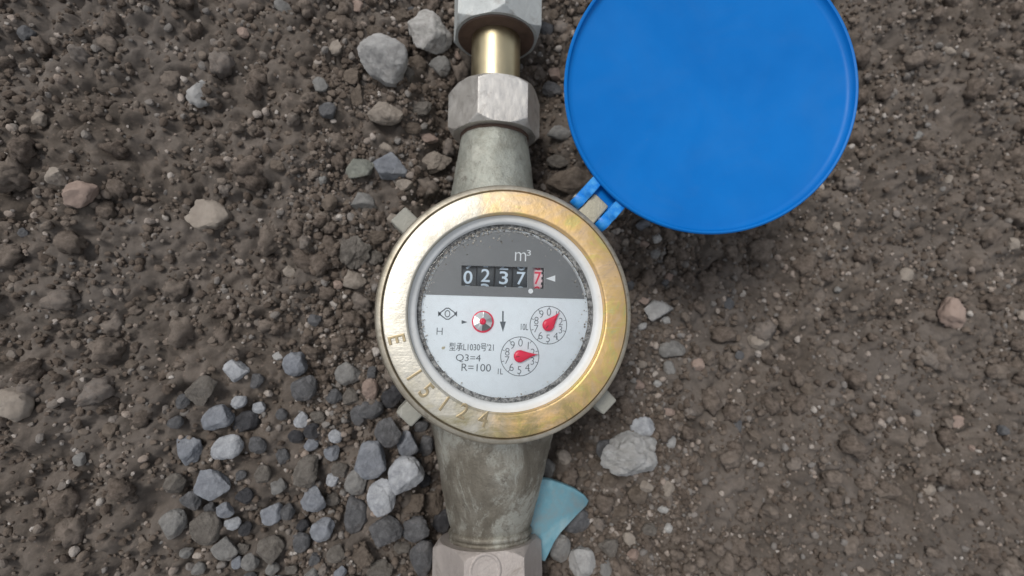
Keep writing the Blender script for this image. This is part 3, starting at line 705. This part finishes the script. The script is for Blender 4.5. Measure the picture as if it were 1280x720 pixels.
# grey counter panel: segment of a circle above a slightly tilted chord
e0 = np.array(P(528, 368.1)); e1 = np.array(P(727, 373.8)); rp = 29.0
def chord_arc(r_, lift=0.0):
    d = unit(np.append(e1-e0, 0))[:2]; nrm = np.array((-d[1], d[0])); dist = float(np.dot(e0, nrm))+lift
    h_ = math.sqrt(r_*r_-dist*dist); a = nrm*dist+d*h_; b = nrm*dist-d*h_
    aa = math.atan2(a[1], a[0]); bb = math.atan2(b[1], b[0]); bb += 2*math.pi if bb < aa else 0
    return [(r_*math.cos(q), r_*math.sin(q)) for q in np.linspace(aa, bb, 80)]
panel = flat('counter_panel', [chord_arc(29.7, 0.05), winA, winB], ZD+0.12, M['panel'], meter, 0.08)
arc_out = chord_arc(30.25); arc_in = chord_arc(29.72, 0.02)
flat('panel_border', [arc_out+arc_in[::-1]], ZD+0.13, M['line'], meter, 0.08)
def letter(name, body_, x0, y0, x1, y1, mat, parent, z=ZD+0.02, off=0.0, rot=ROT):
    v, f = text_mesh(body_, 0.02, off); c_ = P((x0+x1)/2, (y0+y1)/2, z)
    v = fit(v, (x1-x0)*PXMM, (y1-y0)*PXMM); v[:, 2] = np.sign(v[:, 2])*0.04
    return mesh(name, place2(v, c_[0], c_[1], z, rot), f, mat, parent, smooth=False)
letter('lettering', 'm', 643.7, 315.2, 657.8, 326.3, M['print_white'], panel, ZD+0.22, -0.012)
letter('lettering', '3', 658.4, 312.6, 663.6, 319.6, M['print_white'], panel, ZD+0.22, -0.005)
flat('decimal_dot', [circ(P(663.2, 364.0), 3.1*PXMM, 24)], ZD+0.22, M['print_white'], panel, 0.04)
flat('index_mark', [[P(682.2, 348.3), P(693.8, 344.2), P(693.8, 352.2)]], ZD+0.22, M['print_white'], panel, 0.04)
letter('lettering', 'H', 546.0, 409.8, 553.0, 418.3, M['ink'], dial, off=-0.012)
letter('lettering', "型承L1030号'21", 562.5, 428.7, 616.6, 438.6, M['ink'], dial, rot=R(-0.6))
letter('lettering', 'Q3=4', 570.4, 443.2, 600.4, 452.8, M['ink'], dial, off=-0.006)
letter('lettering', 'R=100', 577.5, 455.0, 613.2, 463.9, M['ink'], dial, off=-0.006)
letter('lettering', '10L', 651.0, 404.8, 660.2, 412.6, M['ink'], dial)
letter('lettering', '1L', 622.4, 460.8, 628.6, 467.8, M['ink'], dial)
flat('flow_arrow', [[P(627.7, 388.8), P(629.5, 388.8), P(629.5, 402.0), P(632.3, 402.0), P(628.6, 414.8), P(624.8, 402.0), P(627.7, 402.0)]], ZD+0.02, M['ink'], dial, 0.04)
flat('index_mark', [[P(577.0, 400.2), P(584.2, 402.6), P(577.0, 404.9)]], ZD+0.02, M['ink'], dial, 0.04)
dot = flat('stain_dot', [[P(551.8, 435), P(553, 433.4), P(556, 433.0), P(556.6, 434.6), P(555, 436.6), P(552.6, 436.8)]], ZD+0.02, simple('ochre_stain', (0.45, 0.42, 0.30)), dial, 0.04)
# maker's emblem: an outlined lozenge with flared ends round a letter O
def stroke(pts, w, closed=False):
    s = Shape(); n = len(pts); m_ = n if closed else n-1
    for i in range(m_):
        a = np.array(pts[i]); b = np.array(pts[(i+1) % n]); d = unit(np.append(b-a, 0))[:2]; q = np.array((-d[1], d[0]))*w/2; e = d*w*0.3
        v = [(*(a-e-q), 0), (*(b+e-q), 0), (*(b+e+q), 0), (*(a-e+q), 0)]
        s.add([(x, y, -0.04+0.002*i) for x, y, _ in v]+[(x, y, 0.04+0.002*i) for x, y, _ in v], [(0, 3, 2, 1), (4, 5, 6, 7), (0, 1, 5, 4), (1, 2, 6, 5), (2, 3, 7, 6), (3, 0, 4, 7)])
    return s
def up(s, z): s.v = [(x, y, q+z) for x, y, q in s.v]; return s
em = Shape()
for seg in ([(548.6, 392.2), (557.6, 385.3), (561.0, 385.3), (570.2, 392.2)], [(548.6, 392.2), (557.6, 399.0), (561.0, 399.0), (570.2, 392.2)]):
    q = stroke([P(*p) for p in seg], 1.25*PXMM); em.add(q.v, q.f)
for tri in ([(547.6, 388.9), (551.6, 392.2), (547.6, 395.8)], [(571.2, 388.9), (567.2, 392.2), (571.2, 395.8)]):
    v, f = flat_mesh([[P(*p) for p in tri]], 0.04); em.add(v, f)
up(em, ZD+0.02); em.build('emblem', M['ink'], dial, smooth=False)
letter('lettering', 'O', 556.0, 387.8, 562.6, 396.6, M['ink'], dial, ZD+0.03, 0.0)
# two small dials
def subdial(cx, cy, rpx, tip, zero):
    c_ = P(cx, cy); r_ = rpx*PXMM
    flat('dial_ring', [circ(c_, r_+0.10, 72), circ(c_, r_-0.12, 72)], ZD+0.02, M['ink'], dial, 0.04)
    s = Shape()
    for k in range(10):
        a = math.pi/2-k*math.pi/5+ROT; q = stroke([(c_[0]+(r_-1.0)*math.cos(a), c_[1]+(r_-1.0)*math.sin(a)), (c_[0]+(r_-0.1)*math.cos(a), c_[1]+(r_-0.1)*math.sin(a))], 0.2); s.add(q.v, q.f)
    up(s, ZD+0.035); s.build('scale_ticks', M['ink'], dial, smooth=False)
    for k in range(10):
        a = math.pi/2-k*math.pi/5+ROT; x = c_[0]+r_*0.70*math.cos(a); y = c_[1]+r_*0.70*math.sin(a)
        v, f = text_mesh(str(k), 0.02, -0.016); asp = (v[:, 0].max()-v[:, 0].min())/(v[:, 1].max()-v[:, 1].min())
        v = fit(v, 9.2*PXMM*asp*0.95, 9.2*PXMM); v[:, 2] = np.sign(v[:, 2])*0.04
        mesh('lettering', place2(v, x, y, ZD+0.02, ROT), f, M['ink'], dial, smooth=False)
    # the red hand: a teardrop on a post
    zh = ZD+1.1; t_ = np.array(P(*tip, zh)); c2 = np.array(P(cx, cy, zh)); d = t_-c2; L = np.linalg.norm(d); a = math.atan2(d[1], d[0]); b = 7.6*PXMM
    out = [(b*math.cos(q), b*math.sin(q)) for q in np.linspace(math.acos(b/L)*0.86, 2*math.pi-math.acos(b/L)*0.86, 40)]
    x0, y0 = out[-1]
    out += [(x0+(L-x0)*u, y0*(1-u)**1.35*1.0) for u in np.linspace(0.12, 0.9, 7)]+[(L, 0.0)]
    out += [(x0+(L-x0)*u, -y0*(1-u)**1.35) for u in np.linspace(0.9, 0.12, 7)]
    n = len(out); rs = []
    for k_, zz in ((1.0, 0.0), (1.0, 0.35), (0.93, 0.62), (0.8, 0.82), (0.55, 0.98), (0.25, 1.05)):
        rs.append([(c2[0]+k_*(x*math.cos(a)-y*math.sin(a)), c2[1]+k_*(x*math.sin(a)+y*math.cos(a)), ZD+0.75+zz*0.9) for x, y in out])
    hd = mesh('pointer', *rings(rs), M['red'], meter, sharp=60)
    mesh('pivot', *lathe([(0.05, ZD-0.2), (0.8, ZD-0.2), (0.8, ZD+0.8), (0.05, ZD+0.8)], (c2[0], c2[1]), 24), M['red'], hd)
    sx, sy = c2[0]-0.9*math.cos(a), c2[1]-0.9*math.sin(a)
    mesh('slot', *rbox(sx, sy, ZD+1.60, 1.3, 0.22, 0.3, a, 0.06), M['black'], hd)
subdial(685.6, 406.4, 23.6, (700.0, 390.0), 0)
subdial(649.9, 445.4, 24.0, (673.6, 442.8), 0)
# leak indicator: silver star wheel with red rim and hub
c_ = P(603.4, 401.8, ZD+0.8); q = Shape()
sw = mesh('star_wheel', *lathe([(0.1, ZD-0.1), (3.9, ZD-0.1), (3.95, ZD+0.25), (3.7, ZD+0.3), (0.1, ZD+0.3)], (c_[0]+0.12, c_[1]-0.1), 48), M['red'], meter, sharp=40)
rad, nf = 3.5, 6
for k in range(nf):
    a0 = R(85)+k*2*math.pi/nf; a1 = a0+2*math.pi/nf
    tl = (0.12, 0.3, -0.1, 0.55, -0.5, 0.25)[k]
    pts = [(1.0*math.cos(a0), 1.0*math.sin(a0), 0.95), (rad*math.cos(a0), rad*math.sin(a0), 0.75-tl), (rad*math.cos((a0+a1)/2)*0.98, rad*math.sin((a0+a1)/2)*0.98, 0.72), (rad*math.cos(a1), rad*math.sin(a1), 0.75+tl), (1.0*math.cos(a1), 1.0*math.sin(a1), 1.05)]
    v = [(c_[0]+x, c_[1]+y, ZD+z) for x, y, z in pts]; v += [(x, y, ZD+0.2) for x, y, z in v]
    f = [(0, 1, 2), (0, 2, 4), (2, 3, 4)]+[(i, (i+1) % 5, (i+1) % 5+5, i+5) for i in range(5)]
    mesh('facet', v, f, M['foil_reflection'] if abs(math.sin((a0+a1)/2)+0.95) < 0.12 else M['silver'], sw, smooth=False)  # one bottom facet takes the painted dark reflection, the rest plain silver
mesh('hub', *lathe([(0.02, ZD+1.55), (0.6, ZD+1.5), (1.1, ZD+1.3), (1.2, ZD+1.0), (1.2, ZD+0.4), (0.02, ZD+0.4)], c_, 32), M['red'], sw)
# number drums
DR = 8.7
def drum(px, py, cur, wpx, mat, dmat, sy=1.0):
    zc = ZD-1.0-DR; cx, cy = P(px, py, ZD-1.0)
    ex = np.array((math.cos(ROT), math.sin(ROT), 0)); ey = np.array((-math.sin(ROT), math.cos(ROT), 0)); w = wpx*PXMM
    rs = []
    for xx, rr in ((-w/2, DR-0.25), (-w/2+0.2, DR), (w/2-0.2, DR), (w/2, DR-0.25)):
        rs.append([tuple(np.array((cx, cy, zc))+ex*xx+ey*rr*math.sin(q)+UPV*rr*math.cos(q)) for q in np.linspace(0, 2*math.pi, 80, endpoint=False)])
    dr = mesh('number_drum', *rings(rs), mat, meter, sharp=40)
    for k in (-1, 0, 1):
        v, f = text_mesh(str((cur+k) % 10), 0.02, 0.012); v, f = finer(v, f, 0.05); v = fit(v, 11.0*PXMM*(0.55 if (cur+k) % 10 == 1 else 1), 16.4*PXMM)
        v[:, 0] *= sy
        th = v[:, 1]/DR-k*R(36); hh = DR+np.where(v[:, 2] > 0, 0.05, -0.03)
        V = np.array((cx, cy, zc))+np.outer(v[:, 0], ex)+np.outer(hh*np.sin(th), ey)+np.outer(hh*np.cos(th), UPV)
        mesh('digit', V, f, dmat, dr, smooth=False)
    return dr, cx, cy, zc, ex, ey
drum(585.0, 346.5, 0, 21.4, M['drum'], M['digit']); drum(607.0, 344.2, 2, 21.4, M['drum'], M['digit'])
drum(629.6, 347.2, 3, 21.4, M['drum'], M['digit']); drum(651.4, 347.9, 7, 21.4, M['drum'], M['digit'])
dr, cx, cy, zc, ex, ey = drum(672.3, 347.6, 7, 13.0, M['drum_pale'], M['red_print'], 0.8)
for k in range(-4, 5):                             # marks along the edge of the red drum
    th = R(13)*k; b = np.array((cx, cy, zc))+ex*(6.3*PXMM)
    v = [tuple(b+ex*u+ey*(DR+h_)*math.sin(th+w_)+UPV*(DR+h_)*math.cos(th+w_)) for u, w_, h_ in ((-.55, -.055, -.1), (.3, -.055, -.1), (.3, .055, -.1), (-.55, .055, -.1), (-.55, -.055, .06), (.3, -.055, .06), (.3, .055, .06), (-.55, .055, .06))]
    mesh('scale_mark', v, [(0, 3, 2, 1), (4, 5, 6, 7), (0, 1, 5, 4), (1, 2, 6, 5), (2, 3, 7, 6), (3, 0, 4, 7)], M['black'], dr, smooth=False)
mesh('drum_housing', *rbox(*P(628, 347, ZD-6), ZD-12.8, 42, 19, 20, ROT, 0.5), M['black'], meter).hide_render = False
# grit caught under the rim of the cover
n = 1300; a = RNG.uniform(0, 2*math.pi, n); a[:850] = R(95)+RNG.normal(0, 0.8, 850)
r_ = 31.2-np.abs(RNG.normal(0, 0.7, n)); r_[:330] = 31.2-np.abs(RNG.normal(0, 2.3, 330))
s = 0.08+0.34*RNG.random(n)**3; zz = np.where(r_ > 30.2, 53.95, ZD+0.25)
me = crumbs([(r_*np.cos(a), r_*np.sin(a), zz, s)], 'dial_grit', M['grit'], 1, 0.6)
tag(link('dial_grit', me, (0, 0, 0), meter), kind='stuff')
mesh('clear_cover', *lathe([(0.01, 55.15), (31.3, 55.15), (32.0, 54.95), (32.0, 54.35), (31.3, 54.35), (0.01, 54.35)], n=96), M['glass'], meter, sharp=40)

# ------------------------------------------------------------------ blue lid, folded right back
ZL = 61.0                                          # the lid leans back a little beyond flat
lc = at(889.5, 108.5, ZL+3.6); lx, ly = lc[0], lc[1]
LR = 184.5*(-(CW.T @ (lc-CAM))[2])/F
LN = CW[:, 2]; LM = np.array(Vector((0, 0, 1)).rotation_difference(Vector(LN)).to_matrix())
def lean(v): return [tuple(lc+LM @ (np.array(p)-lc)) for p in v]
v, f = lathe([(0.01, ZL-0.9), (LR-7, ZL-0.9), (LR-3.2, ZL-0.4), (LR-1.2, ZL+0.5), (LR-0.25, ZL+1.6), (LR, ZL+3.0), (LR-0.15, ZL+3.55), (LR-0.6, ZL+3.8), (LR-1.2, ZL+3.55), (LR-1.45, ZL+2.6), (LR-2.1, ZL+1.6), (LR-3.6, ZL+1.15), (0.01, ZL+1.0)], (lx, ly), 160)
lid = mesh('lid', lean(v), f, M['blue'], meter, sharp=50)
u = unit((lx, ly, 0)); tdir = np.array((-u[1], u[0], 0)); la = math.atan2(u[1], u[0])
hl = at(742, 261, 52); HR = float(np.dot(hl, u)); HT = float(np.dot(hl, tdir))
def hp(r_, t_): q = u*r_+tdir*t_; return q[0], q[1]
x, y = hp(HR-1.6, HT); mesh('hinge_lug', *rbox(x, y, 49.6, 12.5, 7.6, 7.0, la, 0.8), M['hinge_lug'], meter, sharp=50)
edge = math.hypot(lx, ly)-LR+0.6; ZE = ZL+LR*(LN[0]*u[0]+LN[1]*u[1])/LN[2]; print('lid edge', ZE, LR)
for sgn in (-1, 1):
    tt = HT+sgn*6.3; prof = []
    r0, z0 = HR-1.2, 51.0; r1, z1 = edge+2.0, ZE+1.2
    # arm seen from the side: a knuckle round the pin, then a strap rising to the rim of the lid
    for q in np.linspace(R(60), R(300), 14): prof.append((r0+3.0*math.cos(q), z0+3.0*math.sin(q)))
    prof += [(r1-1.0, z1-3.4), (r1, z1-2.0), (r1, z1+1.0), (r1-1.6, z1+1.2), (r0+3.4, z0+4.4)]
    rs = []
    for k_, sh in ((-2.15, 0.88), (-1.85, 1.0), (1.85, 1.0), (2.15, 0.88)):
        cz = (z0+z1)/2; cr = (r0+r1)/2
        rs.append([(*hp(cr+(rr-cr)*(0.97 if sh < 1 else 1), tt+k_), cz+(zz-cz)*sh) for rr, zz in prof])
    mesh('hinge_arm', *rings(rs), M['blue_worn'], lid, sharp=40)
v, f = rbox(*hp(edge-0.6, HT), ZE-2.0, 6.0, 9.2, 3.0, la, 0.5); mesh('hinge_bridge', v, f, M['blue'], lid, sharp=50)
rs = [[(*hp(HR-1.2+1.25*math.cos(q), HT+k_), 51.0+1.25*math.sin(q)) for q in np.linspace(0, 2*math.pi, 20, endpoint=False)] for k_ in (-8.9, 8.9)]
mesh('hinge_pin', *rings(rs), M['rim'], lid, sharp=50)

# ------------------------------------------------------------------ nuts and pipe on the run
def hexnut(name, mid, length, af, roll, mat, label, ring0=None, ring1=None, group='hex union nuts on the pipe', pitch=0.0):
    D_ = DIR*math.cos(pitch)-UPV*math.sin(pitch); U_ = UPV*math.cos(pitch)+DIR*math.sin(pitch)
    base = np.array(mid); root = empty(name, tuple(base-UPV*af/2)); tag(root, label, 'nut', group)
    th = np.linspace(0, 2*math.pi, 240, endpoint=False)+roll; rs = []
    ts = [0, 0.001, 0.4, 0.8, 1.2, 1.6, 2.0, 2.4, 2.8, *np.arange(4.2, length-4.2, 1.4), length-2.8, length-2.4, length-2.0, length-1.6, length-1.2, length-0.8, length-0.4, length-0.001, length]
    for i, tpos in enumerate(ts):
        e = min(tpos, length-tpos); lim = af/2*1.015+e*1.0
        ring = []
        for q in th:
            rr = sum(max(math.cos(q-roll-k*math.pi/3), 0)**300 for k in range(6))**(-1/300)*af/2
            rr = min(rr, lim)
            if i in (0, len(ts)-1): rr = af/2*0.62
            ring.append(tuple(base+D_*(tpos-length/2)+SIDE*rr*math.cos(q)+U_*rr*math.sin(q)))
        rs.append(ring)
    wear = (lambda p: tuple(np.array(p)+(noise.fractal(Vector(p)*0.30, 0.8, 2.1, 4)*0.08+min(0, noise.noise(Vector(p)*0.55+Vector((9, 3, 1)))+0.32)*0.25)*unit(np.array(p)-base)))
    rs = [[wear(p) for p in r_] for r_ in rs]
    mesh('nut_body', *rings(rs), mat, root, sharp=24)
    return root
def collar(name, y0, y1, r0, r1, mat, parent, mid):
    """ring round the pipe axis between two stations, inner radius r0"""
    rs = []
    for s_, rr in ((y0, r0), (y0, r1-0.4), (y0+0.4, r1), (y1-0.4, r1), (y1, r1-0.4), (y1, r0), (y0, r0)):
        rs.append([tuple(np.array(mid)+DIR*s_+SIDE*rr*math.cos(q)+UPV*rr*math.sin(q)) for q in np.linspace(0, 2*math.pi, 64, endpoint=False)])
    return mesh(name, *rings(rs, cap0=False, cap1=False), mat, parent, sharp=40)
def on_axis(px, py, ztop): q = at(px, py, ztop); return q
# middle nut (the pale one): top flat spans y 92..153
a = at(625, 92, AX+18.4); b = at(625, 151, AX+18.4); L1 = np.linalg.norm(a-b); cmid = (at(618, 96, AX)+at(618, 160, AX))/2
def axis_point(yv):
    t_ = (yv-pS[1])/DIR[1]; return pS+DIR*t_
m1 = axis_point((a[1]+b[1])/2)
print('mid nut', m1, L1)
n1 = hexnut('union_nut', m1, L1, 37.0, R(90-4), M['nut_near'], 'pale silvery hex nut with a flat face up, between brass pipe and bronze neck')
collar('washer', -L1/2-1.4, -L1/2+0.5, 12, 15.6, M['rubber'], n1, m1)
# topmost nut, corner up, brown packing ring in its mouth
a = at(631, 14, AX+20); L2 = 34.0; m2 = axis_point(a[1]+L2/2)
n2 = hexnut('union_nut', m2, L2, 37.5, R(60-3), M['nut_top'], 'whitish grey hex nut with an edge up at the top of the pipe run')
collar('packing_ring', -L2/2-0.6, -L2/2+2.0, 11.3, 17.6, M['rubber'], n2, m2)
# bottom nut with a raised round mark
a = at(610, 690, AX+20.5); L3 = 36.0; m3 = axis_point(a[1]-L3/2-4.0)+UPV*3.0
n3 = hexnut('union_nut', m3, L3, 41.0, R(90-1), M['nut_cast'], 'grainy pinkish grey hex nut with a raised round mark at the bottom', pitch=TILT)
top3 = lambda px, py: at(px, py, m3[2]+20.5+0.0)
rp_ = at(608, 722, m3[2]+22.5); zt = m3[2]+20.5/math.cos(TILT)-(rp_[1]-m3[1])*math.tan(TILT)
v, f = lathe([(5.0, -0.5), (5.0, 0.1), (5.3, 0.35), (6.1, 0.35), (6.4, 0.1), (6.4, -0.5)], (0, 0), 48)
TM = np.array(Matrix.Rotation(-TILT, 3, 'X')); v = [tuple(TM @ np.array(p)+np.array((rp_[0], rp_[1], zt))) for p in v]
mesh('raised_mark', v, f, M['nut_cast'], n3, sharp=40)
# brass pipe between the nuts
y0 = m1[1]; y1 = m2[1]; rs = []
for yv, rr in ((y0, 11.2), (y0+L1/2+1, 11.2), ((y0+y1)/2, 11.2), (y1-2, 11.2), (y1+12, 11.2)):
    c_ = axis_point(yv); rs.append([tuple(c_+SIDE*rr*math.cos(q)+UPV*rr*math.sin(q)) for q in np.linspace(0, 2*math.pi, 72, endpoint=False)])
tag(mesh('brass_pipe', *rings(rs), M['pipe'], sharp=50), 'short shiny brass pipe between the two upper hex nuts', 'pipe')

# ------------------------------------------------------------------ a stray dark fibre by the bezel
pts = [(722, 522), (721.5, 528), (724, 534), (729, 540), (731.5, 546), (728, 549), (733, 551)]; cc = []
for i in range(len(pts)-1):
    for k in range(6): cc.append((pts[i][0]+(pts[i+1][0]-pts[i][0])*k/6, pts[i][1]+(pts[i+1][1]-pts[i][1])*k/6))
rs = []
for i, (px, py) in enumerate(cc):
    p = at(px, py, 10-i*0.28+1.2*math.sin(i*0.5)); rs.append([tuple(p+0.16*np.array((math.cos(q), 0.5*math.sin(q), math.sin(q)))) for q in np.linspace(0, 2*math.pi, 6, endpoint=False)])
tag(mesh('fibre', *rings(rs), M['crumb']), 'thin curly brown fibre hanging below the lower right of the bezel', 'fibre')

# ------------------------------------------------------------------ pale blue shard leaning on the neck
outl = [(668, 604), (677, 598.5), (690, 600.5), (706, 606), (720, 612), (731, 619.5), (736, 626), (733, 632.5), (722, 643), (711, 655), (700, 667), (692, 679), (686, 692), (681, 702), (674, 700), (668, 684), (663, 664), (662, 640), (664, 618)]
zb = lambda px: 15.0-(px-660)*0.12
top = [at(px, py, zb(px)+0.25*math.sin(px*0.21)) for px, py in outl]
n = len(top); cen = np.mean(top, 0)+np.array((0, 0, 1.0)); rs = []
for k_, dz in ((0.985, -3.2), (1.0, -2.9), (1.0, -0.3), (0.985, 0.0)):
    rs.append([tuple(cen+(p-cen)*np.array((k_, k_, 1))+np.array((0, 0, dz-(p[2]-cen[2])*(1-k_)*0.0))) for p in top])
tag(mesh('plastic_shard', *rings(rs), M['shard'], sharp=40), 'pale blue broken plastic shard leaning against the lower neck', 'plastic shard')

# ------------------------------------------------------------------ alike stones: say which one, from left to right
same = {}
for o in COL.objects:
    if o.parent is None and 'label' in o.keys(): same.setdefault(o['label'], []).append(o)
NTH = ['leftmost', 'second from left', 'third from left', 'fourth from left', 'fifth from left', 'sixth from left', 'seventh from left', 'eighth from left', 'ninth from left', 'tenth from left', 'eleventh from left', 'twelfth from left']
def photo_x(o):
    q = CW.T @ (np.array(o.location)/MM-CAM); return -q[0]/q[2]
for lb, os_ in same.items():
    if len(os_) > 1:
        os_.sort(key=photo_x)
        for i, o in enumerate(os_):
            o['label'] = lb+', '+('rightmost' if i == len(os_)-1 else NTH[min(i, 11)])
